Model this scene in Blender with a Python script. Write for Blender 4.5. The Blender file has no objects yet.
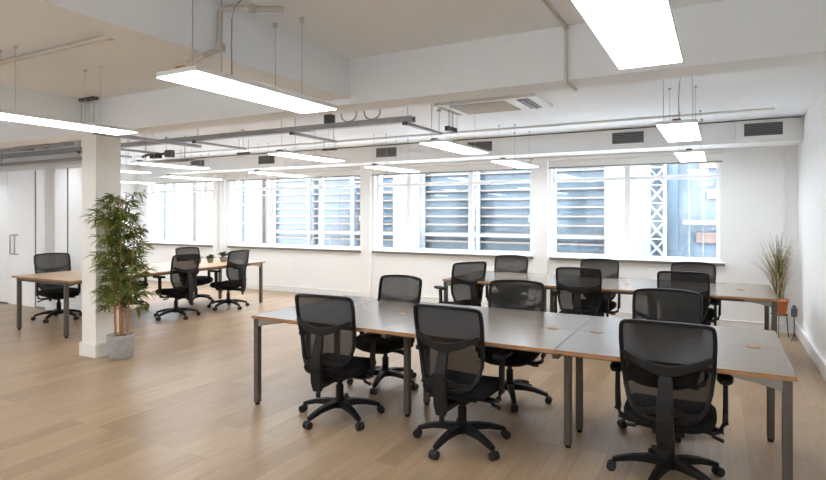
import bpy, math, random
from mathutils import Vector, Matrix
random.seed(7)
C = bpy.context.scene.collection
PI = math.pi

# ---------------------------------------------------------------- materials
def new_mat(name):
    m = bpy.data.materials.new(name); m.use_nodes = True
    nt = m.node_tree
    return m, nt, nt.nodes['Principled BSDF']

def mat(name, col, rough=.5, metal=0, var=0.0, scale=4, bump=0.0, spec=.5, coat=0, stretch=(1, 1, 1)):
    m, nt, p = new_mat(name)
    p.inputs['Base Color'].default_value = (*col, 1)
    p.inputs['Roughness'].default_value = rough
    p.inputs['Metallic'].default_value = metal
    p.inputs['Specular IOR Level'].default_value = spec
    p.inputs['Coat Weight'].default_value = coat
    if var or bump:
        tc = nt.nodes.new('ShaderNodeTexCoord'); mp = nt.nodes.new('ShaderNodeMapping')
        mp.inputs['Scale'].default_value = stretch
        nz = nt.nodes.new('ShaderNodeTexNoise'); nz.inputs['Scale'].default_value = scale; nz.inputs['Detail'].default_value = 4
        nt.links.new(tc.outputs['Object'], mp.inputs[0]); nt.links.new(mp.outputs[0], nz.inputs['Vector'])
        if var:
            r = nt.nodes.new('ShaderNodeValToRGB')
            r.color_ramp.elements[0].position = .3; r.color_ramp.elements[1].position = .7
            r.color_ramp.elements[0].color = (*[c * (1 - var) for c in col], 1)
            r.color_ramp.elements[1].color = (*[min(1, c * (1 + var)) for c in col], 1)
            nt.links.new(nz.outputs['Fac'], r.inputs[0]); nt.links.new(r.outputs[0], p.inputs['Base Color'])
        if bump:
            b = nt.nodes.new('ShaderNodeBump'); b.inputs['Strength'].default_value = bump; b.inputs['Distance'].default_value = .01
            nt.links.new(nz.outputs['Fac'], b.inputs['Height']); nt.links.new(b.outputs[0], p.inputs['Normal'])
    return m

def emit_mat(name, col, s):
    m, nt, p = new_mat(name)
    p.inputs['Base Color'].default_value = (.9, .9, .9, 1)
    p.inputs['Emission Color'].default_value = (*col, 1)
    p.inputs['Emission Strength'].default_value = s
    return m

def glass_mat(name, tint=(1, 1, 1), gloss=.06, rough=.02, haze=0.0, hazecol=(.9, .92, .95)):
    m = bpy.data.materials.new(name); m.use_nodes = True
    nt = m.node_tree; nt.nodes.clear()
    out = nt.nodes.new('ShaderNodeOutputMaterial')
    tr = nt.nodes.new('ShaderNodeBsdfTransparent'); tr.inputs[0].default_value = (*tint, 1)
    gl = nt.nodes.new('ShaderNodeBsdfGlossy'); gl.inputs['Roughness'].default_value = rough
    lw = nt.nodes.new('ShaderNodeLayerWeight'); lw.inputs[0].default_value = .25
    mt = nt.nodes.new('ShaderNodeMath'); mt.operation = 'MULTIPLY_ADD'; mt.inputs[1].default_value = .35; mt.inputs[2].default_value = gloss
    nt.links.new(lw.outputs['Fresnel'], mt.inputs[0])
    mx = nt.nodes.new('ShaderNodeMixShader')
    nt.links.new(mt.outputs[0], mx.inputs[0]); nt.links.new(tr.outputs[0], mx.inputs[1]); nt.links.new(gl.outputs[0], mx.inputs[2])
    last = mx
    if haze:
        df = nt.nodes.new('ShaderNodeBsdfDiffuse'); df.inputs[0].default_value = (*hazecol, 1)
        tl = nt.nodes.new('ShaderNodeBsdfTranslucent'); tl.inputs[0].default_value = (*hazecol, 1)
        a = nt.nodes.new('ShaderNodeMixShader'); a.inputs[0].default_value = .5
        nt.links.new(df.outputs[0], a.inputs[1]); nt.links.new(tl.outputs[0], a.inputs[2])
        b = nt.nodes.new('ShaderNodeMixShader'); b.inputs[0].default_value = haze
        nt.links.new(mx.outputs[0], b.inputs[1]); nt.links.new(a.outputs[0], b.inputs[2]); last = b
    nt.links.new(last.outputs[0], out.inputs[0])
    return m

def mesh_fabric(name, col, open_=.3):
    m = bpy.data.materials.new(name); m.use_nodes = True
    nt = m.node_tree; p = nt.nodes['Principled BSDF']; out = nt.nodes['Material Output']
    p.inputs['Base Color'].default_value = (*col, 1); p.inputs['Roughness'].default_value = .6; p.inputs['Specular IOR Level'].default_value = .25
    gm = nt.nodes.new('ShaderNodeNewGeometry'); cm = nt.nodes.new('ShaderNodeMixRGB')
    cm.inputs[1].default_value = (*col, 1); cm.inputs[2].default_value = (.032, .031, .030, 1)   # inner face coloured paler, as if window light glowed through it
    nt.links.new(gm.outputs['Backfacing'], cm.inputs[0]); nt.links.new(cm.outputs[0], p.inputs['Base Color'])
    tr = nt.nodes.new('ShaderNodeBsdfTransparent')
    mx = nt.nodes.new('ShaderNodeMixShader'); mx.inputs[0].default_value = open_
    nt.links.new(p.outputs[0], mx.inputs[1]); nt.links.new(tr.outputs[0], mx.inputs[2]); nt.links.new(mx.outputs[0], out.inputs[0])
    return m

def translucent_mat(name, col, t):
    m = bpy.data.materials.new(name); m.use_nodes = True
    nt = m.node_tree; p = nt.nodes['Principled BSDF']; out = nt.nodes['Material Output']
    p.inputs['Base Color'].default_value = (*col, 1); p.inputs['Roughness'].default_value = .9
    tl = nt.nodes.new('ShaderNodeBsdfTranslucent'); tl.inputs[0].default_value = (*col, 1)
    mx = nt.nodes.new('ShaderNodeMixShader'); mx.inputs[0].default_value = t
    nt.links.new(p.outputs[0], mx.inputs[1]); nt.links.new(tl.outputs[0], mx.inputs[2]); nt.links.new(mx.outputs[0], out.inputs[0])
    return m

def floor_mat():
    m, nt, p = new_mat('oak_laminate')
    N = nt.nodes; L = nt.links
    tc = N.new('ShaderNodeTexCoord'); mp = N.new('ShaderNodeMapping')
    mp.inputs['Rotation'].default_value = (0, 0, PI / 2)
    L.new(tc.outputs['Object'], mp.inputs[0])
    br = N.new('ShaderNodeTexBrick')
    br.inputs['Scale'].default_value = 1; br.inputs['Brick Width'].default_value = 1.28; br.inputs['Row Height'].default_value = .16
    br.inputs['Mortar Size'].default_value = .0015; br.inputs['Mortar Smooth'].default_value = .2
    br.inputs['Color1'].default_value = (.385, .262, .160, 1); br.inputs['Color2'].default_value = (.485, .345, .215, 1)
    br.inputs['Mortar'].default_value = (.30, .235, .18, 1); br.offset = .37
    L.new(mp.outputs[0], br.inputs['Vector'])
    m2 = N.new('ShaderNodeMapping'); m2.inputs['Scale'].default_value = (14, .9, 1); L.new(tc.outputs['Object'], m2.inputs[0])
    nz = N.new('ShaderNodeTexNoise'); nz.inputs['Scale'].default_value = 2.2; nz.inputs['Detail'].default_value = 6; L.new(m2.outputs[0], nz.inputs['Vector'])
    mx = N.new('ShaderNodeMixRGB'); mx.blend_type = 'MULTIPLY'; mx.inputs[0].default_value = .5
    rp = N.new('ShaderNodeValToRGB'); rp.color_ramp.elements[0].position = .3; rp.color_ramp.elements[1].position = .7
    rp.color_ramp.elements[0].color = (.68, .63, .58, 1); rp.color_ramp.elements[1].color = (1, 1, 1, 1)
    L.new(nz.outputs['Fac'], rp.inputs[0]); L.new(br.outputs['Color'], mx.inputs[1]); L.new(rp.outputs[0], mx.inputs[2])
    L.new(mx.outputs[0], p.inputs['Base Color'])
    p.inputs['Roughness'].default_value = .33; p.inputs['Specular IOR Level'].default_value = .4
    b = N.new('ShaderNodeBump'); b.inputs['Strength'].default_value = .12; b.inputs['Distance'].default_value = .004
    L.new(nz.outputs['Fac'], b.inputs['Height']); L.new(b.outputs[0], p.inputs['Normal'])
    return m

def brick_mat():
    m, nt, p = new_mat('orange_brick')
    tc = nt.nodes.new('ShaderNodeTexCoord'); mp = nt.nodes.new('ShaderNodeMapping'); mp.inputs['Rotation'].default_value = (PI / 2, 0, 0)
    br = nt.nodes.new('ShaderNodeTexBrick'); br.inputs['Scale'].default_value = 1
    br.inputs['Brick Width'].default_value = .23; br.inputs['Row Height'].default_value = .075; br.inputs['Mortar Size'].default_value = .008
    br.inputs['Color1'].default_value = (.15, .085, .06, 1); br.inputs['Color2'].default_value = (.13, .07, .05, 1); br.inputs['Mortar'].default_value = (.17, .15, .13, 1)
    nt.links.new(tc.outputs['Object'], mp.inputs[0]); nt.links.new(mp.outputs[0], br.inputs['Vector']); nt.links.new(br.outputs[0], p.inputs['Base Color'])
    p.inputs['Roughness'].default_value = .9
    return m

M = dict(
    wall=mat('white_wall_paint', (.885, .885, .88), .6, var=.015, scale=1.5, bump=.05),
    cream=mat('cream_wall_paint', (.89, .86, .80), .6, var=.015, scale=1.5),
    ceil=mat('ceiling_paint', (.90, .93, .96), .75, var=.015, scale=1.2),
    gloss=mat('white_gloss_paint', (.88, .88, .87), .3),
    frame=mat('white_window_metal', (.93, .94, .95), .35),
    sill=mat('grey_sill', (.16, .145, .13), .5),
    floor=floor_mat(),
    glass=glass_mat('window_glass', (.96, .98, 1), .05),
    pglass=glass_mat('frosted_partition_glass', (.97, .98, .99), .05, .05, haze=.85, hazecol=(.97, .975, .98)),
    edge=mat('dark_glass_edge', (.12, .14, .15), .3),
    black=mat('black_plastic', (.007, .0065, .0065), .5, var=.1, scale=30, spec=.3),
    blackm=mat('matt_black_plastic', (.008, .0075, .0075), .6, spec=.3),
    castor=mat('castor_rubber', (.014, .014, .014), .6),
    seat=mat('black_upholstery', (.012, .012, .013), .95, bump=.25, scale=160, spec=.2),
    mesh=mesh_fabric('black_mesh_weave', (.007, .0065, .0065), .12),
    chrome=mat('steel', (.5, .5, .5), .3, 1),
    top=mat('desk_laminate', (.235, .19, .148), .22, var=.05, scale=3, stretch=(.5, 6, 1), spec=.5),
    edgew=mat('ply_edge', (.36, .17, .07), .5, var=.12, scale=12),
    toptan=mat('desk_laminate_tan', (.60, .42, .27), .3, var=.05, scale=3, stretch=(6, .5, 1), spec=.6),
    leg=mat('bronze_grey_metal', (.105, .088, .072), .5, .2),
    bracket=mat('pale_bracket_metal', (.30, .28, .25), .5, .1),
    port=mat('brown_port_lid', (.36, .17, .06), .5),
    tray=mat('galvanised_channel', (.36, .36, .38), .45, .6, var=.08, scale=8),
    dark=mat('dark_metal', (.07, .07, .075), .5),
    grille=mat('grille_grey', (.20, .20, .205), .5),
    filt=mat('beige_filter', (.50, .44, .35), .8, bump=.3, scale=90),
    pot=mat('ribbed_grey_cement', (.40, .385, .365), .85, var=.12, scale=14, bump=.2),
    soil=mat('soil', (.05, .032, .02), .95, bump=.6, scale=60),
    cane=mat('orange_bamboo_cane', (.50, .22, .07), .5, var=.2, scale=20),
    leaf=mat('bamboo_leaf', (.17, .205, .04), .6, var=.45, scale=7, spec=.25),
    grass=mat('olive_grass', (.13, .125, .045), .6, var=.4, scale=9),
    plume=mat('dry_plume', (.66, .54, .36), .8, var=.15, scale=20),
    terra=mat('terracotta', (.62, .19, .07), .7, var=.08, scale=12),
    lamp=emit_mat('led_diffuser', (.93, .97, 1), 8.5),
    lampbody=mat('lamp_white_metal', (.82, .82, .8), .4),
    wire=mat('steel_wire', (.62, .60, .58), .4, .5),
    cord=mat('tan_cord', (.42, .33, .24), .6),
    translucent=translucent_mat('fill_blind_cloth', (.92, .925, .92), .46),
    conduit=mat('painted_conduit', (.62, .57, .52), .6),
    blind=mat('blind_fabric', (.92, .915, .90), .9, bump=.1, scale=200),
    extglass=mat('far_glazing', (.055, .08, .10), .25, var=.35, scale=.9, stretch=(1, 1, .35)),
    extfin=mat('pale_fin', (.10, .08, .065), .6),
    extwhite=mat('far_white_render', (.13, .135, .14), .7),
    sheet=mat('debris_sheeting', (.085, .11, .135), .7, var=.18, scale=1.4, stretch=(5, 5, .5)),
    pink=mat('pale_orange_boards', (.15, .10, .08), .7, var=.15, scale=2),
    brick=brick_mat(),
    bounce=mat('pale_bounce_surface', (.68, .69, .70), .8, var=.06, scale=2),
    road=mat('asphalt', (.3, .3, .31), .9, var=.1, scale=2),
    orangeitem=mat('brown_wood', (.42, .20, .08), .6),
    succ=mat('succulent_green', (.07, .12, .04), .5, var=.4, scale=25),
    greypot=mat('grey_pot', (.28, .27, .26), .7),
)

# ---------------------------------------------------------------- mesh builder
class MB:
    def __init__(s): s.v = []; s.f = []; s.m = []
    def add(s, vs, fs, mi=0):
        k = len(s.v); s.v += [tuple(v) for v in vs]
        for i, f in enumerate(fs):
            s.f.append(tuple(k + j for j in f)); s.m.append(mi if isinstance(mi, int) else mi[i])
        return s
    def box(s, a, b, mi=0, top=None):
        x0, y0, z0 = a; x1, y1, z1 = b
        vs = [(x0, y0, z0), (x1, y0, z0), (x1, y1, z0), (x0, y1, z0), (x0, y0, z1), (x1, y0, z1), (x1, y1, z1), (x0, y1, z1)]
        fs = [(0, 3, 2, 1), (4, 5, 6, 7), (0, 1, 5, 4), (1, 2, 6, 5), (2, 3, 7, 6), (3, 0, 4, 7)]
        return s.add(vs, fs, mi if top is None else [mi, top, mi, mi, mi, mi])
    def cbox(s, c, d, mi=0, R=None):
        k = len(s.v)
        s.box((-d[0] / 2, -d[1] / 2, -d[2] / 2), (d[0] / 2, d[1] / 2, d[2] / 2), mi)
        for i in range(k, len(s.v)):
            v = Vector(s.v[i])
            if R is not None: v = R @ v
            s.v[i] = tuple(v + Vector(c))
        return s
    def sweep(s, pts, ws, hs=None, up=(0, 0, 1), n=4, closed=False, mi=0):
        """rect (n=4) or round (n>4) section along pts; ws across, hs along 'up'"""
        P = [Vector(p) for p in pts]; N = len(P)
        if not isinstance(ws, (list, tuple)): ws = [ws] * N
        if hs is None: hs = ws
        if not isinstance(hs, (list, tuple)): hs = [hs] * N
        rings = []
        for i, p in enumerate(P):
            if closed: t = P[(i + 1) % N] - P[i - 1]
            else: t = P[min(i + 1, N - 1)] - P[max(i - 1, 0)]
            t.normalize(); u = Vector(up)
            if abs(t.dot(u)) > .98: u = Vector((0, 1, 0)) if abs(t.y) < .9 else Vector((1, 0, 0))
            a = t.cross(u).normalized(); b = a.cross(t).normalized()
            w, h = ws[i] / 2, hs[i] / 2
            if n == 4: rings.append([p + a * w * sx + b * h * sz for sx, sz in ((-1, -1), (1, -1), (1, 1), (-1, 1))])
            else: rings.append([p + a * w * math.cos(2 * PI * k / n) + b * h * math.sin(2 * PI * k / n) for k in range(n)])
        vs = [v for r in rings for v in r]; fs = []
        for i in range(N if closed else N - 1):
            for k in range(n):
                i2 = (i + 1) % N; k2 = (k + 1) % n
                fs.append((i * n + k, i * n + k2, i2 * n + k2, i2 * n + k))
        if not closed:
            fs.append(tuple(range(n))[::-1]); fs.append(tuple((N - 1) * n + k for k in range(n)))
        return s.add(vs, fs, mi)
    def tube(s, pts, r, n=8, mi=0, **k):
        w = [2 * x for x in r] if isinstance(r, (list, tuple)) else 2 * r
        return s.sweep(pts, w, n=n, mi=mi, **k)
    def lathe(s, prof, c=(0, 0, 0), n=24, mi=0, cap=True):
        k0 = []; vs = []; fs = []
        for r, z in prof:
            for k in range(n):
                a = 2 * PI * k / n; vs.append((c[0] + r * math.cos(a), c[1] + r * math.sin(a), c[2] + z))
        for i in range(len(prof) - 1):
            for k in range(n):
                k2 = (k + 1) % n; fs.append((i * n + k, i * n + k2, (i + 1) * n + k2, (i + 1) * n + k))
        if cap:
            fs.append(tuple(range(n))[::-1]); fs.append(tuple((len(prof) - 1) * n + k for k in range(n)))
        return s.add(vs, fs, mi)
    def build(s, name, mats, parent=None, bevel=0, smooth=False, seg=2):
        me = bpy.data.meshes.new(name); me.from_pydata(s.v, [], s.f)
        if not isinstance(mats, (list, tuple)): mats = [mats]
        for m in mats: me.materials.append(m)
        me.polygons.foreach_set('material_index', s.m)
        if smooth: me.polygons.foreach_set('use_smooth', [True] * len(s.f))
        me.update()
        o = bpy.data.objects.new(name, me); C.objects.link(o)
        if parent is not None: o.parent = parent
        if bevel:
            b = o.modifiers.new('bevel', 'BEVEL'); b.width = bevel; b.segments = seg; b.limit_method = 'ANGLE'; b.angle_limit = R(40)
            b.harden_normals = False
        return o

def R(d): return math.radians(d)
def tag(o, label=None, cat=None, group=None, kind=None):
    if label: o['label'] = label
    if cat: o['category'] = cat
    if group: o['group'] = group
    if kind: o['kind'] = kind
    return o
def empty(name, loc=(0, 0, 0), rz=0):
    o = bpy.data.objects.new(name, None); C.objects.link(o); o.location = loc; o.rotation_euler = (0, 0, rz)
    o.empty_display_size = .1
    return o
KIDS = {}
def copy_tree(o, parent=None):
    c = o.copy(); C.objects.link(c); c.parent = parent
    for ch in list(o.children): copy_tree(ch, c)
    return c
def lab(o, label): o['label'] = label

# ---------------------------------------------------------------- setting
XL, XR, YB, YW = -12.4, .886, -3.6, 8.9
ZC, ZF = 2.8, 2.75
BY0, BY1, BZ = 3.78, 4.06, 2.44      # cross beam

tag(MB().box((XL - .2, YB - .2, -.15), (XR + .2, YW + .3, 0)).build('floor', M['floor']), kind='structure')
tag(MB().box((XL - .2, YB - .2, ZC), (XR + .2, BY1, ZC + .2)).box((XL - .2, BY1, ZF), (XR + .2, YW + .3, ZF + .25)).build('ceiling', M['ceil']), kind='structure')
tag(MB().box((XL - .2, BY0, BZ), (XR + .2, BY1, ZC + .1)).build('ceiling_beam', M['ceil']), kind='structure')
tag(MB().box((-2.85, YB, 2.49), (-2.62, BY0, ZC + .1)).build('ceiling_beam', M['ceil']), kind='structure')
tag(MB().box((-6.28, YB, 2.49), (-6.05, BY0, ZC + .1)).build('ceiling_beam', M['ceil']), kind='structure')
tag(MB().box((XR, YB, 0), (XR + .2, YW + .3, ZC)).build('wall_right', M['wall']), kind='structure')
tag(MB().box((XL - .2, YB, 0), (XL, YW + .3, ZC)).build('wall_left', M['wall']), kind='structure')
FILL_WIN = [(-11.6, -8.6), (-8.0, -5.0), (-4.4, -1.6), (-1.2, .4)]  # unseen windows added behind the camera to fill the beam faces with daylight
wb = MB().box((XL - .2, YB - .2, 0), (XR + .2, YB, .9)).box((XL - .2, YB - .2, 2.4), (XR + .2, YB, ZC))
bx = [XL - .2] + [v for a in FILL_WIN for v in a] + [XR + .2]
for i in range(0, len(bx), 2): wb.box((bx[i], YB - .2, .9), (bx[i + 1], YB, 2.4))
tag(wb.build('wall_back', M['wall']), kind='structure')
for i, (a, b) in enumerate(FILL_WIN):
    r = tag(empty('window_%d' % (i + 5), ((a + b) / 2, YB - .1, .9)), kind='structure'); h = (b - a) / 2
    MB().box((-h, -.03, 0), (h, .03, .05)).box((-h, -.03, 1.45), (h, .03, 1.5)).box((-h, -.03, .05), (-h + .05, .03, 1.45)).box((h - .05, -.03, .05), (h, .03, 1.45)).box((-.03, -.03, .05), (.03, .03, 1.45)).build('window_frame', M['frame'], r)
    MB().box((-h + .05, -.003, .05), (-.03, .003, 1.45)).build('window_pane', M['glass'], r)
    MB().box((.03, -.003, .05), (h - .05, .003, 1.45)).build('window_pane', M['glass'], r)
    MB().box((-h - .04, .115, -.05), (h + .04, .118, 1.56)).build('window_blind', M['translucent'], r)  # cloth added to dim and spread the fill from behind

WIN = [(-12.0, -9.81, [-11.2, -10.16]), (-9.3, -5.94, [-8.2, -6.95]), (-5.63, -2.665, [-4.95, -3.75]), (-2.34, 0.0, [-1.22])]
Z0, Z1 = .90, 2.46
w = MB()
w.box((XL, YW, 0), (XR, YW + .3, Z0)); w.box((XL, YW, Z1), (XR, YW + .3, ZC))
xs = [XL] + [v for a in WIN for v in a[:2]] + [XR]
for i in range(0, len(xs), 2): w.box((xs[i], YW, Z0), (xs[i + 1], YW + .3, Z1))
tag(w.build('wall_window', M['wall']), kind='structure')
# pilasters between the windows
for a, b in ((-9.75, -9.42), (-5.9, -5.68), (-2.62, -2.38)):
    tag(MB().box((a, YW - .06, 0), (b, YW, 2.46)).build('trim', M['wall']), kind='structure')
# boxed duct along window wall
tag(MB().box((-10.6, 8.3, 2.46), (XR, YW, 2.735)).build('trim_bulkhead', M['wall'], bevel=.004), kind='structure')
tag(MB().box((-10.55, 8.31, 2.735), (XR - .02, 8.9, ZF)).build('trim_gap_shade', M['dark']), kind='structure')  # dark strip drawn in for the shade between duct and ceiling
tag(MB().box((XL, YW - .02, 0), (XR, YW, .1)).box((XL, YW - .028, .1), (XR, YW, .115)).build('baseboard_window', M['gloss'], bevel=.003), kind='structure')
tag(MB().box((XR - .022, YB, 0), (XR, YW - .03, .13)).box((XR - .032, YB, .13), (XR, YW - .03, .165)).build('baseboard_right', M['gloss'], bevel=.004), kind='structure')
tag(MB().box((XL, YB, 0), (XL + .02, YW - .03, .12)).build('baseboard_left', M['gloss'], bevel=.003), kind='structure')

for i, (a, b, mu) in enumerate(WIN):
    root = empty('window_%d' % (i + 1), ((a + b) / 2, YW, Z0)); tag(root, kind='structure')
    ox, oy, oz = -(a + b) / 2, 0, 0
    f = MB(); T = .045; yA, yB = .10, .16; H = Z1 - Z0; hw = (b - a) / 2
    f.box((-hw, yA, 0), (hw, yB, T)).box((-hw, yA, H - T), (hw, yB, H))
    f.box((-hw, yA, T), (-hw + T, yB, H - T)).box((hw - T, yA, T), (hw, yB, H - T))
    ex = [-hw + T]
    for q in mu:
        x = q + ox; f.box((x - .045, yA, T), (x + .045, yB, H - T)); ex += [x - .045, x + .045]
    ex.append(hw - T)
    for k in range(0, len(ex), 2): f.box((ex[k], yA, 1.17), (ex[k + 1], yB, 1.225))
    f.build('window_frame', M['frame'], root, bevel=.006)
    for k in range(0, len(ex), 2):
        MB().box((ex[k], .125, T), (ex[k + 1], .131, 1.17)).build('window_pane', M['glass'], root)
        MB().box((ex[k], .125, 1.225), (ex[k + 1], .131, H - T)).build('window_pane', M['glass'], root)
        if i != 0:
            hx = ex[k + 1] - .01 if k % 4 == 0 else ex[k] + .01
            MB().cbox((hx, .09, .62), (.022, .02, .05)).sweep([(hx, .075, .64), (hx, .065, .60), (hx, .068, .53)], .014, .01).build('window_handle', M['frame'], root, bevel=.003)
    sl = MB().box((-hw, -.06, -.03), (hw + .05, .0, -.004)).box((-hw, 0, -.03), (hw, .1, -.001)).build('window_sill', M['frame'], root)
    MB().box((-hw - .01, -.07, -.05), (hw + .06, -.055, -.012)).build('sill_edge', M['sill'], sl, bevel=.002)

# roller blinds rolled up at the window heads
LB = ['half-lowered pale roller blind over the leftmost window', 'wide pale roller blind over the window left of centre',
      'pale roller blind over the window right of centre, between two piers', 'pale roller blind over the rightmost window, beside the blank wall']
for i, (a, b, mu) in enumerate(WIN):
    if i > 0: a -= .03; b += .03
    r = tag(empty('roller_blind', ((a + b) / 2, YW - .03, 2.28)), LB[i], 'blind', 'roller blinds over the windows'); h = (b - a) / 2
    MB().box((-h, -.003, .01), (h, 0, .14)).build('blind_fabric', M['blind'], r)
    MB().box((-h, -.009, -.006), (h, .006, .016)).build('bottom_bar', M['bracket'], r, bevel=.003)
    MB().box((-h, -.055, .12), (h, .03, .178)).build('cassette', M['lampbody'], r, bevel=.012)

# column
tag(MB().box((-6.2, 3.78, 0), (-5.95, 4.07, BZ)).build('column', M['cream']), kind='structure')
tag(MB().box((-6.22, 3.76, 0), (-5.93, 3.78, .15)).box((-5.95, 3.78, 0), (-5.93, 4.09, .15)).box((-6.22, 3.78, 0), (-6.2, 4.09, .15)).build('baseboard_column', M['cream'], bevel=.004), kind='structure')

# glass partition on the far left
PY = 5.35
pr = tag(empty('glass_partition', (-8.7, PY, 0)), 'frosted glass partition with white posts behind the left desk', 'partition')
def px_(x): return x + 8.7
for a, b in ((-12.38, -10.92), (-10.04, -9.74), (-9.5, -9.15), (-9.13, -8.72)):
    MB().box((px_(a), -.006, .03), (px_(b), .006, 2.30)).build('glass_panel', M['pglass'], pr)
MB().box((px_(-9.74), -.03, 0), (px_(-9.5), .03, 2.30)).build('post', M['gloss'], pr, bevel=.004)
MB().box((px_(-8.72), -.03, 0), (px_(-8.62), .03, 2.30)).build('post', M['gloss'], pr, bevel=.004)
for x in (-9.14,): MB().box((px_(x - .008), -.014, .03), (px_(x + .008), .014, 2.30)).build('seam_strip', M['edge'], pr)
MB().box((px_(-12.38), -.03, 2.30), (px_(-8.62), .03, 2.36)).build('head_rail', M['gloss'], pr, bevel=.004)
MB().box((px_(-10.04), -.02, 0), (px_(-8.62), .02, .03)).box((px_(-12.38), -.02, 0), (px_(-10.92), .02, .03)).build('floor_channel', M['bracket'], pr)
tag(MB().box((XL, PY - .06, 2.36), (-8.62, PY + .06, ZF)).build('wall_partition_head', M['wall']), kind='structure')
d = tag(empty('door_1', (-10.05, PY, 0)), kind='structure')
MB().box((-.86, -.006, .012), (-.012, .006, 2.295)).build('door_glass', M['pglass'], d)
MB().box((-.012, -.012, .012), (0, .012, 2.295)).build('door_edge', M['edge'], d)
MB().tube([(-.68, -.006, .88), (-.68, -.055, .88), (-.68, -.06, .90), (-.68, -.06, 1.05), (-.68, -.06, 1.19), (-.68, -.055, 1.21), (-.68, -.006, 1.21)], .011, 10)\
    .tube([(-.54, -.006, .88), (-.54, -.055, .88), (-.54, -.06, .90), (-.54, -.06, 1.05), (-.54, -.06, 1.19), (-.54, -.055, 1.21), (-.54, -.006, 1.21)], .011, 10)\
    .tube([(-.68, -.055, 1.21), (-.54, -.055, 1.21)], .011, 10).tube([(-.68, -.055, .88), (-.54, -.055, .88)], .011, 10).build('door_handle', M['chrome'], d, smooth=True)

# ---------------------------------------------------------------- office chair (faces +y)
def hwz(z):
    T = [(.425, .10), (.45, .155), (.50, .195), (.58, .218), (.70, .232), (.85, .238), (.94, .236), (.965, .226)]
    for (a, u), (b, v) in zip(T, T[1:]):
        if z <= b: return u + (v - u) * (z - a) / (b - a)
    return T[-1][1]
def back_y(x, z):
    return -.235 - .055 * max(0, (z - .62) / .35) ** 1.3 + .02 * math.exp(-((z - .60) / .1) ** 2) + .055 * (x / .24) ** 2

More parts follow.
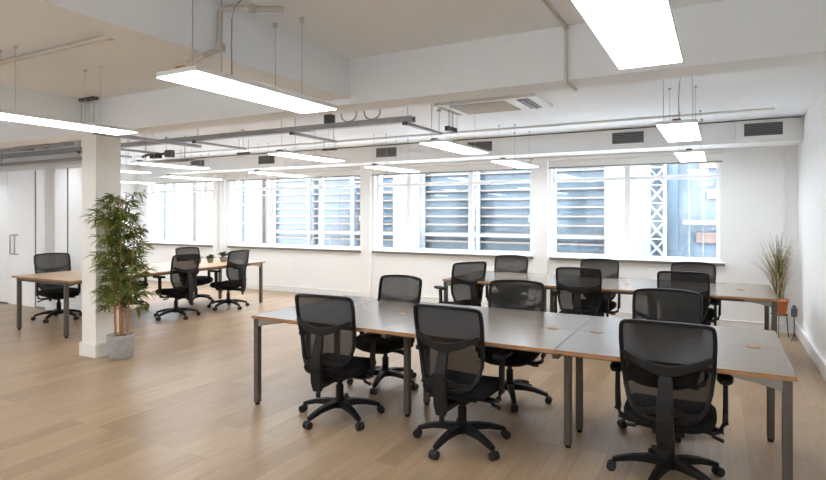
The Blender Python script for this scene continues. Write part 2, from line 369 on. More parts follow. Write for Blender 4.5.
def make_chair():
    r = empty('office_chair'); tag(r, '', 'chair', 'black mesh office chairs')
    # five-star base
    b = MB()
    b.lathe([(.03, .075), (.048, .08), (.05, .13), (.036, .15)], n=20)
    for k in range(5):
        a = R(90 + 72 * k + 18); c, s_ = math.cos(a), math.sin(a)
        pts = [(c * t, s_ * t, z) for t, z in ((.03, .112), (.12, .112), (.2, .102), (.27, .083), (.315, .068))]
        b.sweep(pts, [.062, .054, .046, .040, .034], [.05, .044, .036, .032, .026])
    b.build('base', M['black'], r, bevel=.006)
    for k in range(5):
        a = R(90 + 72 * k + 18); c, s_ = math.cos(a), math.sin(a)
        cb = MB(); t = Vector((-s_, c, 0)); P = Vector((c * .31, s_ * .31, 0))
        cb.tube([P + Vector((0, 0, .045)), P + Vector((0, 0, .075))], .010, 8)
        for sd in (-1, 1):
            q = P + Vector((c * .012, s_ * .012, .0285)) + t * sd * .017
            cb.tube([q - t * .010, q + t * .010], .028, 16)
        cb.sweep([P + Vector((c * .012, s_ * .012, .0285)) - t * .007, P + Vector((c * .012, s_ * .012, .0285)) + t * .007], .05, n=12)
        cb.build('castor', M['castor'], r, bevel=.003)
    MB().lathe([(.030, .13), (.030, .25), (.020, .255), (.020, .315)], n=16).build('gas_lift', M['black'], r, smooth=False)
    mc = MB().cbox((0, -.01, .325), (.17, .24, .045)).cbox((0, -.16, .318), (.07, .26, .035))
    mc.build('tilt_mechanism', M['black'], r, bevel=.008)
    lv = MB().tube([(.08, .02, .318), (.2, .0, .312), (.235, -.01, .302)], .007, 8).cbox((.25, -.015, .295), (.06, .028, .014), R=Matrix.Rotation(.35, 3, 'Y'))
    lv.build('height_lever', M['black'], r, bevel=.004)
    lv = MB().tube([(-.08, .02, .318), (-.19, -.02, .300)], .007, 8).cbox((-.21, -.025, .297), (.055, .028, .014))
    lv.build('tilt_lever', M['black'], r, bevel=.004)
    # seat cushion
    st = MB(); n = 40
    def ring(sx, sy, z, e=3.6, yo=.015):
        out = []
        for k in range(n):
            a = 2 * PI * k / n; ca, sa = math.cos(a), math.sin(a)
            x = math.copysign(abs(ca) ** (2 / e), ca) * sx; y = math.copysign(abs(sa) ** (2 / e), sa) * sy
            zz = z - (.022 * max(0, (y / sy)) ** 4 if y > 0 else 0) + .01 * abs(x / .24) ** 3
            out.append((x, y + yo, zz))
        return out
    rs = [ring(.10, .10, .352), ring(.205, .20, .35), ring(.236, .228, .368), ring(.245, .238, .392), ring(.240, .232, .418), ring(.222, .215, .436), ring(.17, .16, .446), ring(.08, .08, .446)]
    vs = [v for q in rs for v in q]; fs = []
    for i in range(len(rs) - 1):
        for k in range(n): fs.append((i * n + k, i * n + (k + 1) % n, (i + 1) * n + (k + 1) % n, (i + 1) * n + k))
    fs += [tuple(range(n))[::-1], tuple((len(rs) - 1) * n + k for k in range(n))]
    st.add(vs, fs); st.build('seat', M['seat'], r, smooth=True)
    # arms
    for sd in (-1, 1):
        a = MB().sweep([(sd * .07, 0, .33), (sd * .22, 0, .325), (sd * .268, 0, .34), (sd * .285, -.002, .39), (sd * .287, -.005, .50), (sd * .287, 0, .628)],
                       [.075, .07, .06, .055, .05, .05], [.018, .02, .024, .026, .026, .024], up=(0, 0, 1) if False else (sd * .5, 0, .86))
        ao = a.build('arm', M['black'], r, bevel=.005)
        p = MB(); nn = 20; rr = []
        for z, g in ((.622, .85), (.630, 1), (.645, 1), (.652, .82)):
            q = []
            for k in range(nn):
                t = 2 * PI * k / nn; ca, sa = math.cos(t), math.sin(t)
                q.append((sd * .285 + math.copysign(abs(ca) ** .7, ca) * .042 * g, .015 + math.copysign(abs(sa) ** .7, sa) * .122 * (g if g == 1 else g + .1), z))
            rr += q
        fs = [(i * nn + k, i * nn + (k + 1) % nn, (i + 1) * nn + (k + 1) % nn, (i + 1) * nn + k) for i in range(3) for k in range(nn)] + [tuple(range(nn))[::-1], tuple(3 * nn + k for k in range(nn))]
        p.add(rr, fs); p.build('armrest_pad', M['blackm'], ao, smooth=True)
    # back frame loop
    out = []
    zs = [.425, .435, .45, .475, .50, .54, .58, .64, .70, .78, .85, .91, .945, .962]
    for z in zs: out.append((hwz(z), z))
    top = [(.205, .972), (.15, .978), (.08, .982), (0, .983)]
    SQ = lambda z: z if z < .75 else .75 + (z - .75) * .92
    half = [(x, SQ(z)) for x, z in out + top]
    loop = half + [(-x, z) for x, z in reversed(half[:-1])] + [(-.05, .423), (0, .422), (.05, .423)]
    pts = [(x, back_y(x, z), z) for x, z in loop]
    wd = [.026 + (.012 if z < .50 else 0) for x, z in loop]
    MB().sweep(pts, [.022] * len(pts), wd, up=(0, 1, 0), closed=True).build('back_frame', M['black'], r, bevel=.004)
    f = r.children[-1]
    # mesh panel
    mp = MB(); nx, zz = 12, [.424, .45, .48, .52, .56, .60, .64, .68, .72, .78, .84, .90, .95, .976]
    vs = []
    for z in zz:
        h = hwz(min(z, .965)) - (.0 if z < .97 else .03)
        for k in range(nx + 1):
            x = h * (2 * k / nx - 1); vs.append((x, back_y(x, SQ(z)) - .002, SQ(z)))
    fs = [(i * (nx + 1) + k, i * (nx + 1) + k + 1, (i + 1) * (nx + 1) + k + 1, (i + 1) * (nx + 1) + k) for i in range(len(zz) - 1) for k in range(nx)]
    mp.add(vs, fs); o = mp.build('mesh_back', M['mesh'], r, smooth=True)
    # Y brace
    yb = MB(); pts = []; 
    for k in range(13):
        x = -.228 + .456 * k / 12; z = .705 + .075 * abs(x / .228) ** 1.6; pts.append((x, back_y(x, z) - .018 - .028 * (1 - (x / .228) ** 2), z))
    yb.sweep(pts, [.022] * 13, [.03 + .03 * (1 - abs((k - 6) / 6)) for k in range(13)], up=(0, 0, 1))
    yb.build('cross_brace', M['black'], r, bevel=.005)
    sp = MB().sweep([(0, -.268, .715), (0, -.292, .64), (0, -.318, .55), (0, -.325, .45), (0, -.318, .35), (0, -.305, .285)],
                    [.060, .072, .082, .088, .086, .066], [.024, .028, .03, .036, .04, .034], up=(0, -1, 0))
    sp.cbox((0, -.29, .318), (.06, .06, .04)).cbox((0, -.30, .262), (.032, .024, .05))
    for s_ in (-1, 1):   # lower arms of the spine reaching the frame
        sp.sweep([(s_ * .03, -.31, .50), (s_ * .10, -.285, .475), (s_ * .165, -.235, .47)], [.045, .036, .03], [.02, .018, .016], up=(0, -1, 0))
    sp.build('spine', M['black'], r, bevel=.007)
    return r

chair = make_chair()
BENCH_CH = [
    (-2.57, 3.57, 5, 'black chair with its back to us at the left end of the nearest bench'),
    (-1.54, 3.55, -2, 'black chair with its back to us at the middle of the nearest bench'),
    (-.26, 3.63, 0, 'large black office chair nearest the camera, at the right end of the nearest bench'),
    (-2.70, 4.46, 172, 'black chair facing us across the left end of the nearest bench'),
    (-1.56, 4.60, 184, 'black mesh chair facing us behind the nearest bench, the middle one of that side'),
    (-.37, 4.56, 178, 'dark mesh chair facing us, directly behind the largest foreground chair'),
    (-2.92, 6.66, 56, 'black mesh chair seen from behind at the left end of the far bench'),
    (-1.40, 6.64, 4, 'black mesh chair seen from behind at the middle of the far bench'),
    (-.33, 6.70, -2, 'black chair with back to us, nearest the grass plant at the far bench'),
    (-2.63, 7.60, 180, 'black mesh chair facing us beyond the far bench, below the pier between two windows'),
    (-1.40, 7.50, 178, 'black chair facing us beyond the far bench, below the left pane of the rightmost window'),
    (-.29, 7.50, 180, 'black mesh chair facing us beyond the far bench, below the right end of the sill'),
]
LEFT_CH = [
    (-8.66, 4.93, -98, 'black mesh chair behind the left desk end, left of the white column'),
    (-8.55, 6.0, -95, 'black chair half hidden behind the tall bamboo plant, facing right'),
    (-7.26, 5.87, 90, 'black chair with arms at the long left desk, front one of the overlapping pair'),
    (-8.2, 7.05, -92, 'black chair at the far side of the left desk, rear one of the overlapping pair'),
    (-7.23, 6.88, 95, 'black chair at the far right end of the left desk, beside the small potted plants'),
]
for i, (x, y, rz, lb) in enumerate(BENCH_CH + LEFT_CH):
    o = chair if i == 0 else copy_tree(chair)
    o.location = (x, y, 0); o.rotation_euler = (0, 0, R(rz)); o['label'] = lb
    if i < 2:
        for ch in o.children:
            if ch.name.split('.')[0] in ('base', 'castor'): ch.rotation_euler = (0, 0, R(44 - 36 - rz))
    o['group'] = 'office chairs around the two main benches' if i < 12 else 'office chairs along the left desk'

# ---------------------------------------------------------------- bench desks
def bench(loc, rz, L, D, legs, ports, label, topm, rear_y=None, bays=3):
    r = tag(empty('bench_desk', loc, rz), label, 'desk', 'long bench desks')
    Zt, th = .73, .025; g = .002
    for i in range(bays):
        for j in range(2):
            x0, x1 = L * i / bays + g / 2, L * (i + 1) / bays - g / 2; y0, y1 = D * j / 2 + g / 2, D * (j + 1) / 2 - g / 2
            MB().box((x0, y0, Zt - th), (x1, y1, Zt), 0, 1).build('tabletop', [M['edgew'], topm], r)
    fr = MB()
    for y in (.16, .56, D - .56, D - .16) if D > 1.2 else (.2, D - .2): fr.box((.06, y - .02, .665), (L - .06, y + .02, .704))
    for x in [.05, L / 3, 2 * L / 3, L - .05] if bays == 3 else [.05, L / 2, L - .05]: fr.box((x - .02, .04, .665), (x + .02, D - .06, .704))
    fr.build('underframe', M['leg'], r, bevel=.003)
    for (x, y) in legs:
        lg = MB().box((x - .0225, y - .0225, .02), (x + .0225, y + .0225, .70)).build('leg', M['leg'], r, bevel=.003)
        MB().lathe([(.019, 0), (.019, .022)], (x, y, 0), 12).build('levelling_foot', M['blackm'], lg)
    for (x, y, s_) in [(q[0], q[1], -1 if q[0] > .3 else 1) for q in legs if q[1] < .5]:
        # tapering support plate beside each front leg
        pts = [(0, 0), (s_ * .04, 0), (s_ * .24, -.0), (s_ * .24, .018), (s_ * .13, .032)]
        b = MB(); prof = [(0, .704), (s_ * .26, .704), (s_ * .25, .685), (s_ * .14, .668), (s_ * .0, .635)]
        vs = [(x + a, y - .018, z) for a, z in prof] + [(x + a, y + .018, z) for a, z in prof]; n = len(prof)
        fs = [tuple(range(n)), tuple(range(n, 2 * n))[::-1]] + [(k, n + k, n + (k + 1) % n, (k + 1) % n) for k in range(n)]
        b.add(vs, fs).build('support_bracket', M['bracket'], r, bevel=.003)
    for (x, y) in ports:
        MB().lathe([(.038, 0), (.040, .002), (.036, .004), (.0, .004)], (x, y, Zt), 20, cap=False).build('cable_port', M['port'], r)
    return r

x0, y0, L, D = -3.365, 3.45, 3.71, 1.31
bench((x0, y0, 0), 0, L, D,
      [(.03, .04), (-2.12 - x0, .38), (-.894 - x0, .38), (L - .04, .05), (.03, D - .17), (-2.11 - x0, .69), (-.885 - x0, .69), (L - .04, D - .17)],
      [(-2.31 - x0, .64), (-1.06 - x0, .64), (-.76 - x0, .66), (.18 - x0, .66)],
      'long wooden bench desk nearest the camera, with dark metal legs and brown edge', M['top'])
x0, y0, L, D = -3.12, 6.56, 3.63, 1.28
bench((x0, y0, 0), 0, L, D,
      [(.03, .04), (1.21, .38), (2.42, .38), (L - .04, .05), (.03, D - .17), (1.22, .72), (2.43, .72), (L - .04, D - .17)],
      [(-1.0 - x0, .62), (.2 - x0, .62)],
      'long wooden bench desk under the right windows, behind the nearest bench', M['top'])
bench((-7.08, 4.17, 0), PI / 2, 3.43, 1.34,
      [(.05, .17), (.05, 1.25), (3.43 - .06, .05), (3.43 - .06, 1.05)],
      [(.85, .67), (2.4, .67)],
      'long tan-topped desk on the left, behind the column and bamboo', M['toptan'], bays=2)

# ---------------------------------------------------------------- pendant light panels
def make_light():
    r = empty('pendant_light'); tag(r, '', 'ceiling light', 'white suspended light panels')
    W, Ln = .30, 1.18     # hangs with its bottom at z=0 local; origin at near end centre
    MB().box((-W / 2, 0, .004), (W / 2, Ln, .032)).build('housing', M['lampbody'], r, bevel=.003)
    MB().box((-W / 2 + .004, .004, 0), (W / 2 - .004, Ln - .004, .006)).build('diffuser', M['lamp'], r)
    return r
light = make_light()
ROWS = []
ROWS += [(-4.70, 2.1, 2.28, ZC), (-2.44, 1.97, 2.265, ZC), (-.31, 1.9, 2.30, ZC)]
for x, y in ((-7.25, 5.2), (-4.64, 5.18), (-2.56, 5.15), (-.31, 5.03)): ROWS.append((x, y, 2.28, ZF))
ROWS.append((-9.05, 5.5, 2.30, ZF))
for x, y in ((-11.2, 7.2), (-8.9, 7.0), (-6.75, 7.0), (-4.45, 7.0), (-2.5, 7.05), (-.31, 7.1)): ROWS.append((x, y, 2.25, ZF))
for x in (-9.2, -6.9, -4.7, -2.43, -.31): ROWS.append((x, -1.6, 2.28, ZC))
for x in (-11.4, -9.2, -6.95): ROWS.append((x, 1.95, 2.28, ZC))  # panels added left of the frame, the outermost lighting the partition
ROWS.append((-11.2, 5.6, 2.1, ZF))  # panel added inside the glass room to brighten its frosted front
LL = ['long light panel hanging at the far left above the column, cut by the frame',
      'long bright light panel hanging from two wires, left of centre near the camera',
      'largest light panel, at the top right of the picture',
      'light panel hanging just right of the column, in front of a wall grille',
      'light panel left of centre in the second row, under the metal channel',
      'light panel in the second row just below the ceiling air conditioner',
      'small square-looking light panel on two wires in front of the right wall section',
      'light panel seen as a thin bright strip just left of the column',
      'faint thin light strip in the back row nearest the column',
      'thin light panel in the back row between the leftmost two windows',
      'thin light panel in the back row over the wide left window',
      'thin light panel in the back row left of the centre pier, before the third window',
      'light panel in the back row in front of the pier between the two right windows',
      'smallest light panel, in front of the blind of the rightmost window']
for i, (x, y, z, zc) in enumerate(ROWS):
    o = light if i == 0 else copy_tree(light)
    o.location = (x, y, z)
    o['label'] = LL[i] if i < len(LL) else 'suspended white light panel added out of view for fill'
    h = zc - z
    for dx, dy in ((-.11, .86), (.11, .86), (-.11, .2), (.11, .2)):
        MB().tube([(dx, dy, .032), (dx, dy, h)], .0022, 5).lathe([(.012, h - .018), (.014, h)], (dx, dy, 0), 10).build('suspension_wire', M['wire'], o)
    if i in (1, 6):
        s_ = .38
        MB().tube([(0, s_, .032), (-.005, s_, .25), (0, s_, .40), (.01, s_ + .01, .47), (.05, s_ + .02, .505), (.10, s_ + .03, h)], .004, 6).build('power_cord', M['cord'], o)
    if i not in (1, 2): MB().box((-.03, .02, .032), (.03, .09, .05)).build('driver_box', M['orangeitem'] if i in (0, 6) else M['dark'], o, bevel=.003)

# ---------------------------------------------------------------- wall grilles on the boxed duct
GL = ['dark air grille at the right end of the boxed duct, in its own frame', 'dark air grille above the rightmost window, left of the small light',
      'grey air grille above the third window, by the light panel', 'grey air grille left of the centre pier, above the windows',
      'small grey air grille above the wide left window', 'small dark grille farthest left, near the column']
for i, (x, lb) in enumerate(zip((.47, -1.12, -3.3, -5.0, -7.7, -9.6), GL)):
    r = tag(empty('air_grille', (x, 8.3, 2.53)), lb, 'vent', 'grilles on the boxed duct'); w_ = .205
    if i == 0:
        MB().box((-.30, -.03, -.05), (.32, 0, .205)).build('housing', M['gloss'], r, bevel=.004); yo = -.03
    else: yo = 0
    MB().box((-w_ - .02, yo - .012, -.01), (w_ + .02, yo, .008)).box((-w_ - .02, yo - .012, .165), (w_ + .02, yo, .183)).box((-w_ - .02, yo - .012, .008), (-w_, yo, .165)).box((w_, yo - .012, .008), (w_ + .02, yo, .165)).build('frame', M['gloss'], r)
    MB().box((-w_, yo - .003, .008), (w_, yo, .165)).build('back_plate', M['dark'], r)
    s_ = MB()
    for k in range(7): s_.cbox((0, yo - .008, .02 + k * .0225), (2 * w_, .012, .009), R=Matrix.Rotation(.5, 3, 'X'))
    s_.build('louvres', M['grille'], r)

# air conditioner cassette
ac = tag(empty('air_conditioner', (-2.15, 5.8, ZF - .035)), 'ceiling air conditioner cassette with beige filter and dark slot at one end', 'air conditioner')
MB().box((-.56, -.33, 0), (.56, .33, .035)).build('panel', M['lampbody'], ac, bevel=.006)
MB().box((-.40, -.27, -.008), (.22, .27, .0)).build('filter', M['filt'], ac, bevel=.003)
MB().box((.34, -.26, -.006), (.46, .26, .0)).build('air_slot', M['dark'], ac)
MB().box((.40, -.25, -.022), (.408, .25, -.004)).build('slot_vane', M['tray'], ac)
MB().box((-.54, -.26, -.006), (-.49, .26, .0)).build('air_slot', M['filt'], ac)

# ---------------------------------------------------------------- suspended channel and its arms
YC, ZCH = 5.1, 2.50
ch = tag(empty('suspended_channel', (-2.75, YC, ZCH)), 'long grey metal channel hung from the ceiling with short cross arms', 'cable channel')
c = MB().box((-8.9, -.04, 0), (0, -.034, .06)).box((-8.9, .034, 0), (0, .04, .06)).box((-8.9, -.034, 0), (0, .034, .006)); c.build('channel', M['tray'], ch)
for ax, ay, ln in ((-.07, .04, .75), (-1.55, .04, .75), (-3.15, .04, .8), (-4.75, .04, .8), (-5.6, .04, .75)):
    MB().box((ax - .022, ay - .1, -.03), (ax + .022, ay + ln, -.002)).build('cross_arm', M['tray'], ch, bevel=.002)
    MB().cbox((ax, ay - .1, -.018), (.05, .02, .035)).build('end_cap', M['dark'], ch)
    for yy in (ay - .04, ay + ln - .05):
        MB().tube([(ax, yy, -.04), (ax, yy, ZF - ZCH)], .005, 6).lathe([(.03, ZF - ZCH - .03), (.022, ZF - ZCH)], (ax, yy, 0), 10).build('threaded_rod', M['wire'], ch)
o = tag(MB().box((-3.86, 5.06, 2.562), (-3.76, 5.14, 2.66)).build('junction_box', M['dark'], bevel=.006), 'small black box standing on the suspended channel right of centre', 'electrical box')
for k, (x, lb) in enumerate(((-3.55, 'first loop of grey cable above the channel, beside the black box'), (-3.25, 'second loop of grey cable above the channel, towards its free end'))):
    pts = [(x + .10 * math.cos(a), 5.1, 2.64 - .075 * math.sin(a)) for a in [PI * t / 10 for t in range(11)]]
    pts = [(x + .10, 5.1, ZF)] + pts + [(x - .10, 5.1, ZF)]
    tag(MB().tube(pts, .008, 6).build('cable_loop', M['tray'], smooth=True), lb, 'cable', 'cable loops above the channel')
# dark end bracket and slotted plates
tag(MB().cbox((-2.63, 5.75, 2.50), (.05, .22, .05)).tube([(-2.63, 5.7, 2.52), (-2.63, 5.7, ZF)], .004, 6).tube([(-2.63, 5.8, 2.52), (-2.63, 5.8, ZF)], .004, 6).build('hanging_bracket', M['dark']), 'short dark bracket on two rods beyond the end of the channel', 'bracket', 'short dark hanging brackets')
for (x, y, z, lb) in ((-6.05, 6.0, ZF - .03, 'short dark slotted bracket on the ceiling, above the channel left of centre'),
                      (-6.6, 6.6, 2.52, 'short dark slotted bracket under the channel left of centre'),
                      (-5.3, 7.1, 2.56, 'short dark slotted bracket above the light of the second row')):
    b = MB().cbox((x, y, z), (.26, .035, .03)).tube([(x - .1, y, z), (x - .1, y, ZF)], .003, 5).tube([(x + .1, y, z), (x + .1, y, ZF)], .003, 5)
    tag(b.build('hanging_bracket', M['dark']), lb, 'bracket', 'short dark hanging brackets')
tz = tag(empty('trapeze_hanger', (-5.92, 3.68, 2.46)), 'grey trapeze hanger with two rods above the column top', 'bracket')
MB().box((-.17, -.03, 0), (.13, .03, .03)).build('lower_rail', M['tray'], tz, bevel=.003)
MB().box((-.17, -.03, ZC - 2.46 - .03), (.13, .03, ZC - 2.46)).build('upper_rail', M['dark'], tz, bevel=.003)
for dx in (-.13, .09): MB().tube([(dx, 0, .03), (dx, 0, ZC - 2.46 - .03)], .0045, 6).build('rod', M['wire'], tz)
tag(MB().box((-5.83, 3.66, 2.40), (-5.77, 5.05, 2.435)).build('cable_tray', M['tray'], bevel=.003), 'grey tray running from the column top to the channel', 'cable tray')
for (x, y, ln, lb) in ((-7.5, 5.7, .62, 'black cable clutter on the rails right of the column'), (-9.7, 5.02, .95, 'black cable clutter on the channel left of the column')):
    b = MB(); zz_ = 2.615 if y < 5.5 else 2.44
    b.cbox((x, y, zz_), (ln * .3, .08, .07)).cbox((x + ln * .5, y, zz_ + .02), (.12, .09, .1))
    b.tube([(x - ln * .5, y, zz_), (x - ln * .2, y + .02, zz_ + .05), (x + ln * .2, y, zz_ + .02), (x + ln * .6, y, zz_ + .05)], .02, 8)
    tag(b.build('cable_cluster', M['dark'], bevel=.005), lb, 'cables')
for (y, z, x_0, x_1, lb) in ((4.75, 2.56, -11.5, -8.0, 'thin grey pipe left of the column below the ceiling, nearer one'), (5.15, 2.40, -11.0, -8.3, 'thin grey pipe left of the column just over the partition'), (5.9, 2.38, -8.3, -6.9, 'grey pipe right of the column over the left windows')):
    tag(MB().tube([(x_0, y, z), (x_1, y, z)], .025, 10).tube([(x_0 + .3, y, z), (x_0 + .3, y, ZF)], .006, 6).tube([(x_1 - .2, y, z), (x_1 - .2, y, ZF)], .006, 6).build('pipe', M['tray'], smooth=False), lb, 'pipe')

# ---------------------------------------------------------------- conduits
def conduit(name, pts, r, m, label, clips=()):
    ro = tag(empty(name, pts[0]), label, 'conduit'); P = [Vector(p) - Vector(pts[0]) for p in pts]
    MB().tube(P, r, 10).build('tube', m, ro, smooth=False)
    for q in clips:
        MB().cbox(Vector(q) - Vector(pts[0]), (r * 2.8, r * 2.8, r * 2.8)).build('junction', m, ro, bevel=.006)
conduit('conduit', [(-.89, -3.5, ZC - .012), (-.89, 3.762, ZC - .012), (-.89, 3.766, BZ - .012), (-.89, 4.05, BZ - .012)], .011, M['conduit'], 'thin conduit dropping down the cross beam, just left of the largest light', [(-.89, 3.76, ZC - .015)])
conduit('conduit', [(-7.5, 2.45, ZC - .02), (-2.88, 2.45, ZC - .02), (-2.87, 2.42, 2.47), (-2.60, 2.3, 2.47), (-2.595, 2.40, 2.52), (-2.595, 2.41, 2.76), (-2.55, 2.46, ZC - .02), (-2.3, 2.62, ZC - .02)], .016, M['conduit'],
        'pale conduit crossing the left ceiling bay and looping around the beam', [(-2.595, 2.41, 2.54), (-3.7, 2.45, ZC - .02), (-2.45, 2.52, ZC - .02)])
conduit('conduit', [(-10.5, 7.5, ZF - .014), (XR - .35, 7.5, ZF - .014)], .014, M['gloss'], 'white conduit on the ceiling running along the boxed duct', [(-3.2, 7.5, ZF - .014), (.1, 7.5, ZF - .014)])
conduit('conduit', [(.74, YW - .02, 2.4), (.74, YW - .02, .12)], .014, M['gloss'], 'white vertical conduit on the window wall near the right corner', [(.70, YW - .02, 2.34), (.74, YW - .02, 1.7)])
conduit('conduit', [(-9.6, YW - .09, 2.45), (-9.6, YW - .09, .0)], .02, M['gloss'], 'white vertical pipe on the pier between the two left windows')
conduit('conduit', [(-9.48, YW - .085, 2.45), (-9.48, YW - .085, .0)], .014, M['gloss'], 'thinner white pipe on the pier between the two left windows')

# ---------------------------------------------------------------- bamboo in a grey pot
pl = tag(empty('potted_bamboo', (-5.73, 3.92, 0)), 'tall leafy bamboo with orange canes in a grey pot by the column', 'plant')
prof = [(.118, 0), (.128, .01), (.132, .06)]
for k in range(12): prof += [(.134 + .0008 * k, .065 + k * .012), (.138 + .0008 * k, .071 + k * .012)]
prof += [(.148, .215), (.152, .255), (.138, .258), (.132, .235)]
MB().lathe([(r_ * .93, z_) for r_, z_ in prof], n=36).build('pot', M['pot'], pl, smooth=True)
MB().lathe([(.124, .228), (.08, .236), (.0, .238)], n=24, cap=False).build('soil', M['soil'], pl, smooth=True)
canes = [(-.06, -.02, 1.66, -.03, -.06), (-.03, .03, 1.78, .02, .04), (.03, -.03, 1.72, .08, -.05), (.07, .03, 1.45, .12, .02), (.00, -.06, 1.50, -.02, -.12)]
lf = MB()
def leaf(P, d, ln, wd):
    d = d.normalized(); s_ = d.cross(Vector((0, 0, 1)))
    if s_.length < .1: s_ = Vector((1, 0, 0))
    s_.normalize(); nrm = s_.cross(d); dr = Vector((0, 0, -1))
    a = P; b = P + d * ln * .35 + dr * ln * .04; c_ = P + d * ln * .7 + dr * ln * .14; e = P + d * ln * .95 + dr * ln * .30
    fold = nrm * wd * .25
    vs = [a, b + s_ * wd / 2 + fold, b - fold * .2, b - s_ * wd / 2 + fold, c_ + s_ * wd * .36 + fold, c_, c_ - s_ * wd * .36 + fold, e]
    lf.add(vs, [(0, 1, 2), (0, 2, 3), (1, 4, 5, 2), (2, 5, 6, 3), (4, 7, 5), (5, 7, 6)])
rnd = random.Random(11)
for (x, y, h, tx, ty) in canes:
    pts = [(x + tx * t ** 1.5, y + ty * t ** 1.5, .22 + (h - .22) * t) for t in [k / 14 for k in range(15)]]
    cm = MB(); rr = []
    cm.tube(pts, [.011 - .006 * k / 14 for k in range(15)], 8)
    for p in pts[1:12]: cm.lathe([(.009, -.004), (.0125, 0), (.009, .004)], p, 8)
    cm.build('cane', M['cane'], pl, smooth=True)
    nb = int(20 * (h - .4) / .9)
    for b in range(nb):
        t = .20 + .80 * (b + rnd.random()) / nb; z = .22 + (h - .22) * t
        P = Vector((x + tx * t ** 1.5, y + ty * t ** 1.5, z)); a = rnd.uniform(0, 2 * PI)
        dl = Vector((math.cos(a), math.sin(a), rnd.uniform(.2, 1.0))); bl = rnd.uniform(.06, .27) * (1.15 - .4 * abs(t - .5))
        E = P + dl.normalized() * bl
        if (E.x < -.19 and -.16 < E.y < .20) or E.x * .88 + E.y * .476 < -.24: continue
        for q in range(rnd.randint(15, 22)):
            a2 = a + rnd.gauss(0, 1.1); Q = P.lerp(E, rnd.uniform(.35, 1))
            d2 = Vector((math.cos(a2), math.sin(a2), rnd.uniform(-.5, .75)))
            ln = rnd.uniform(.09, .16)
            if (Q.x + d2.x * ln < -.20 and Q.y + d2.y * ln > -.17) or (Q.x + d2.x * ln) * .88 + (Q.y + d2.y * ln) * .476 < -.33: continue
            leaf(Q, d2, ln, rnd.uniform(.016, .026))
        lf.tube([P, P.lerp(E, .5) + Vector((0, 0, .01)), E], [.003, .002, .0012], 4)
# one long side spray
for zz_, dx, dy in ((1.02, .42, -.05), (.98, .36, .1)):
    P = Vector((.1, 0, zz_ - .16)); E = Vector((dx, dy, zz_))
    lf.tube([P, E], .003, 4)
    for q in range(26):
        Q = P.lerp(E, rnd.uniform(.4, 1)); a2 = rnd.uniform(-1.3, 1.3)
        leaf(Q, Vector((math.cos(a2), math.sin(a2), rnd.uniform(-.3, .8))), rnd.uniform(.09, .15), .017)
lf.build('foliage', M['leaf'], pl)

# ---------------------------------------------------------------- grass plant on a wire stand
gp = tag(empty('potted_grass', (.66, 8.55, .30)), 'feathery ornamental grass in a terracotta pot near the right corner', 'plant', kind='thing')
MB().lathe([(.07, 0), (.078, .01), (.098, .15), (.108, .155), (.108, .185), (.096, .187), (.092, .165)], n=28).build('pot', M['terra'], gp, smooth=True)
MB().lathe([(.093, .165), (0, .17)], n=20, cap=False).build('soil', M['soil'], gp)
bl = MB(); dp = MB(); rnd = random.Random(5)
def blade(mb, a, reach, h, wd, droop):
    d = Vector((math.cos(a), math.sin(a), 0)); s_ = Vector((-math.sin(a), math.cos(a), 0)); n = 7; vs = []
    o = Vector((rnd.uniform(-.04, .04), rnd.uniform(-.04, .04), .165))
    for k in range(n + 1):
        t = k / n; p = o + d * reach * t ** 1.8 + Vector((0, 0, h * (t - droop * t ** 3)))
        wk = wd * (1 - .85 * t); vs += [p - s_ * wk / 2, p + s_ * wk / 2]
    mb.add(vs, [(2 * k, 2 * k + 1, 2 * k + 3, 2 * k + 2) for k in range(n)])
def limit(a, r):   # keep clear of the corner walls
    c_, s2 = math.cos(a), math.sin(a)
    if c_ > 0: r = min(r, .15 / max(c_, .01))
    if s2 > 0: r = min(r, .30 / max(s2, .01))
    return r
for k in range(210):
    a = rnd.uniform(0, 2 * PI); rch = limit(a, abs(rnd.gauss(.12, .17)))
    blade(bl, a, rch, rnd.uniform(.45, .97), rnd.uniform(.007, .012), rnd.uniform(0, .15 + rch * .6))
for k in range(24):
    a = rnd.uniform(PI * .7, PI * 1.5); blade(bl, a, limit(a, rnd.uniform(.3, .5)), rnd.uniform(.65, .85), .007, rnd.uniform(.1, .4))
for k in range(95):
    a = rnd.uniform(0, 2 * PI); blade(dp, a, limit(a, rnd.uniform(.05, .32)), rnd.uniform(.35, .75), .018, rnd.uniform(0, .2))
bl.build('grass_blades', M['grass'], gp); dp.build('dry_plumes', M['plume'], gp)
ws = tag(empty('plant_stand', (.66, 8.55, 0)), 'thin black wire stand carrying the terracotta pot', 'plant stand')
rg = [(.09 * math.cos(2 * PI * k / 20), .09 * math.sin(2 * PI * k / 20), .291) for k in range(20)]
MB().tube(rg, .006, 6, closed=True).box((-.088, -.006, .287), (.088, .006, .299)).box((-.006, -.088, .287), (.006, .088, .299)).build('ring', M['dark'], ws)
for k in range(3):
    a = 2 * PI * k / 3 + .4; c_, s2 = math.cos(a), math.sin(a)
    MB().tube([(c_ * .09, s2 * .09, .29), (c_ * .11, s2 * .11, 0.0)], .006, 6).build('leg', M['dark'], ws)
bt = tag(MB().lathe([(.028, 0), (.034, .01), (.034, .10), (.018, .12), (.018, .14)], (.80, 8.36, .30), 16).tube([(.80, 8.36, .30), (.80, 8.36, 0)], .006, 6).tube([(.77, 8.33, .0), (.80, 8.36, .12), (.83, 8.39, 0)], .005, 6).build('candle_lantern', M['dark']), 'small black cup on thin wire legs beside the terracotta pot', 'ornament')

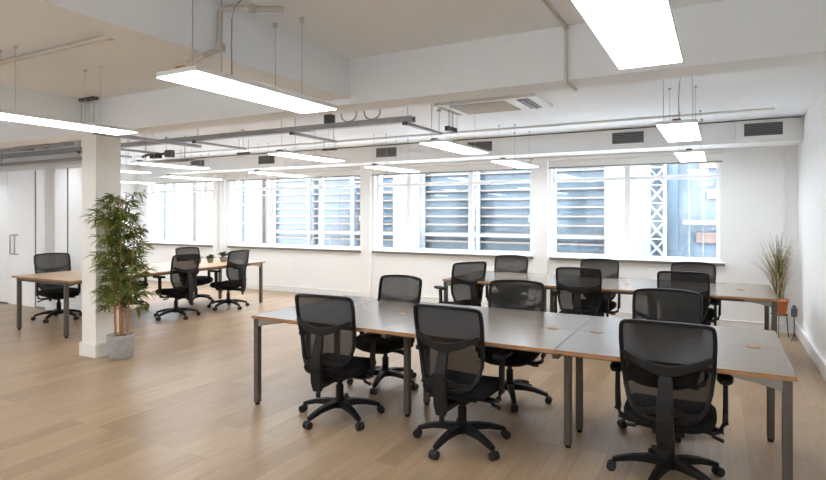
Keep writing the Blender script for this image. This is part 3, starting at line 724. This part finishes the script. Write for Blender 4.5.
# succulents on the left desk
for k, (y, s_, lb) in enumerate(((6.72, 1.5, 'small potted succulent on the left desk, left of three'), (6.95, 1.4, 'small potted succulent on the left desk, middle of three'), (7.2, 1.7, 'largest small potted succulent on the left desk, nearest the chair back'))):
    r = tag(empty('potted_succulent', (-7.78 + .05 * k, y, .73)), lb, 'plant', 'small potted plants on the left desk')
    MB().lathe([(.03 * s_, 0), (.042 * s_, .045 * s_), (.044 * s_, .05 * s_), (.036 * s_, .048 * s_)], n=16).build('pot', M['greypot'], r, smooth=True)
    lf = MB(); rnd = random.Random(k)
    for q in range(46):
        a = q * 2.4; el = rnd.uniform(.1, 1.3)
        leaf(Vector((0, 0, .05 * s_)), Vector((math.cos(a) * math.cos(el), math.sin(a) * math.cos(el), math.sin(el) + .1)), rnd.uniform(.05, .10) * s_, .028 * s_)
    lf.build('foliage', M['succ'], r)
# brown wooden crate under the far desk end (orange patch between chair arms)

# ---------------------------------------------------------------- outside
YO = 13.5
tag(MB().box((-60, YW + .3, -4.2), (40, 60, -4)).build('ground', M['road']), kind='structure')
tag(MB().box((-30, YW + .32, .0), (12, YO - .25, .2)).build('bounce_slab', M['bounce'], bevel=.01), kind='structure')  # unseen pale slab added below the windows to bounce skylight onto the ceiling
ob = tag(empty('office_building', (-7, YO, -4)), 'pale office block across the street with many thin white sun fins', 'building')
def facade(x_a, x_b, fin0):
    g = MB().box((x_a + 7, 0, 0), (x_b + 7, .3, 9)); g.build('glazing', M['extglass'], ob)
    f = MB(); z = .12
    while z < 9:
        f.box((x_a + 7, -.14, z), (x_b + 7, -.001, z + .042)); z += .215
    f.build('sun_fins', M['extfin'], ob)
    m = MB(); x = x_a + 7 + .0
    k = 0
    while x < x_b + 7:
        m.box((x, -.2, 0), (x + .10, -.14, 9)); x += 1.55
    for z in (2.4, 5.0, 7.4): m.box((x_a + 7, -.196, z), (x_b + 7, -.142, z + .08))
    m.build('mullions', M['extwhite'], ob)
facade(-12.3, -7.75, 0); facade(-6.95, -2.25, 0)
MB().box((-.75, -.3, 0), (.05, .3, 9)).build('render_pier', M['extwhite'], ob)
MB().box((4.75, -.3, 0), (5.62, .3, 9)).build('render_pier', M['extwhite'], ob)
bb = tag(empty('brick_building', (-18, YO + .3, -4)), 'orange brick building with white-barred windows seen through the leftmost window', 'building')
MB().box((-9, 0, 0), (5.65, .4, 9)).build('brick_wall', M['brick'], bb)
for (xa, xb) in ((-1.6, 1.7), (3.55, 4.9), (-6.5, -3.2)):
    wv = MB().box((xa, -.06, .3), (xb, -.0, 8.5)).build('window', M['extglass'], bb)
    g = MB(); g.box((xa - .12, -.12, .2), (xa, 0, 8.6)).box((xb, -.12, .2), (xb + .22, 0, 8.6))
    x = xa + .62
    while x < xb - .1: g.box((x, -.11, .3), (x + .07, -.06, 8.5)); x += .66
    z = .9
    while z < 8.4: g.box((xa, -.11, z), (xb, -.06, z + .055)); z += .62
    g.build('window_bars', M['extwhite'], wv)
# scaffold lattice mast
ma = tag(empty('scaffold_mast', (-1.18, 12.9, -4)), 'white steel lattice mast standing outside the rightmost window', 'scaffold mast')
for x in (-.16, .16):
    for y in (0, .3): MB().tube([(x, y, 0), (x, y, 8.6)], .028, 8).build('upright', M['extwhite'], ma)
br = MB(); z = .1
while z < 8.4:
    for y in (0, .3):
        br.tube([(-.16, y, z), (.16, y, z + .38)], .016, 6).tube([(.16, y, z), (-.16, y, z + .38)], .016, 6).tube([(-.16, y, z), (.16, y, z)], .014, 6)
    z += .38
br.build('bracing', M['extwhite'], ma)
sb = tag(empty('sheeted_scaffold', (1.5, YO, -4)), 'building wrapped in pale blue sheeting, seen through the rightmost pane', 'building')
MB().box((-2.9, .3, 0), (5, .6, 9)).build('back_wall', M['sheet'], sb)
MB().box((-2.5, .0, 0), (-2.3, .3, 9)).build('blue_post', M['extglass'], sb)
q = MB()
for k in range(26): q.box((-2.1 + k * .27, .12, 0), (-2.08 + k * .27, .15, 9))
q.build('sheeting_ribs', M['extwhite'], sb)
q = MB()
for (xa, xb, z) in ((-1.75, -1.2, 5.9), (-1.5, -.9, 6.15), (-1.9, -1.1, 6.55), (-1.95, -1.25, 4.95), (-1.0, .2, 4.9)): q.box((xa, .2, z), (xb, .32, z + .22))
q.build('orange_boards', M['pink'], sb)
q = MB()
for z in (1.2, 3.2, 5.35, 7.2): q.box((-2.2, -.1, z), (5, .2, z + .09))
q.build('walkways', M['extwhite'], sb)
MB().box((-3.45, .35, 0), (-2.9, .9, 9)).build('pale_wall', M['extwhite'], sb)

# ---------------------------------------------------------------- light & camera
wd = bpy.data.worlds.new('sky'); bpy.context.scene.world = wd; wd.use_nodes = True
bg = wd.node_tree.nodes['Background']; bg.inputs[0].default_value = (.86, .93, 1, 1); bg.inputs[1].default_value = 11.0
for i, (a, b, mu) in enumerate(WIN):
    l = bpy.data.lights.new('window_portal', 'AREA'); l.shape = 'RECTANGLE'; l.size = b - a; l.size_y = Z1 - Z0; l.cycles.is_portal = True
    o = bpy.data.objects.new('window_portal', l); C.objects.link(o); o.location = ((a + b) / 2, YW + .2, (Z0 + Z1) / 2); o.rotation_euler = (R(-90), 0, 0)


cam = bpy.data.cameras.new('camera'); co = bpy.data.objects.new('camera', cam); C.objects.link(co)
co.location = (0, 0, 1.55); co.rotation_euler = (R(90), 0, R(28.4))
cam.sensor_width = 36; cam.lens = 36 * 568 / 826; cam.shift_y = -25 / 826; cam.clip_start = .05; cam.clip_end = 200
sc = bpy.context.scene; sc.camera = co
sc.view_settings.view_transform = 'Standard'; sc.view_settings.look = 'None'; sc.view_settings.gamma = 1; sc.view_settings.exposure = 0.86
sc.cycles.max_bounces = 10; sc.cycles.diffuse_bounces = 5; sc.cycles.transparent_max_bounces = 16; sc.cycles.sample_clamp_indirect = 6
sc.cycles.use_denoising = True
sc.cycles.caustics_reflective = False; sc.cycles.caustics_refractive = False
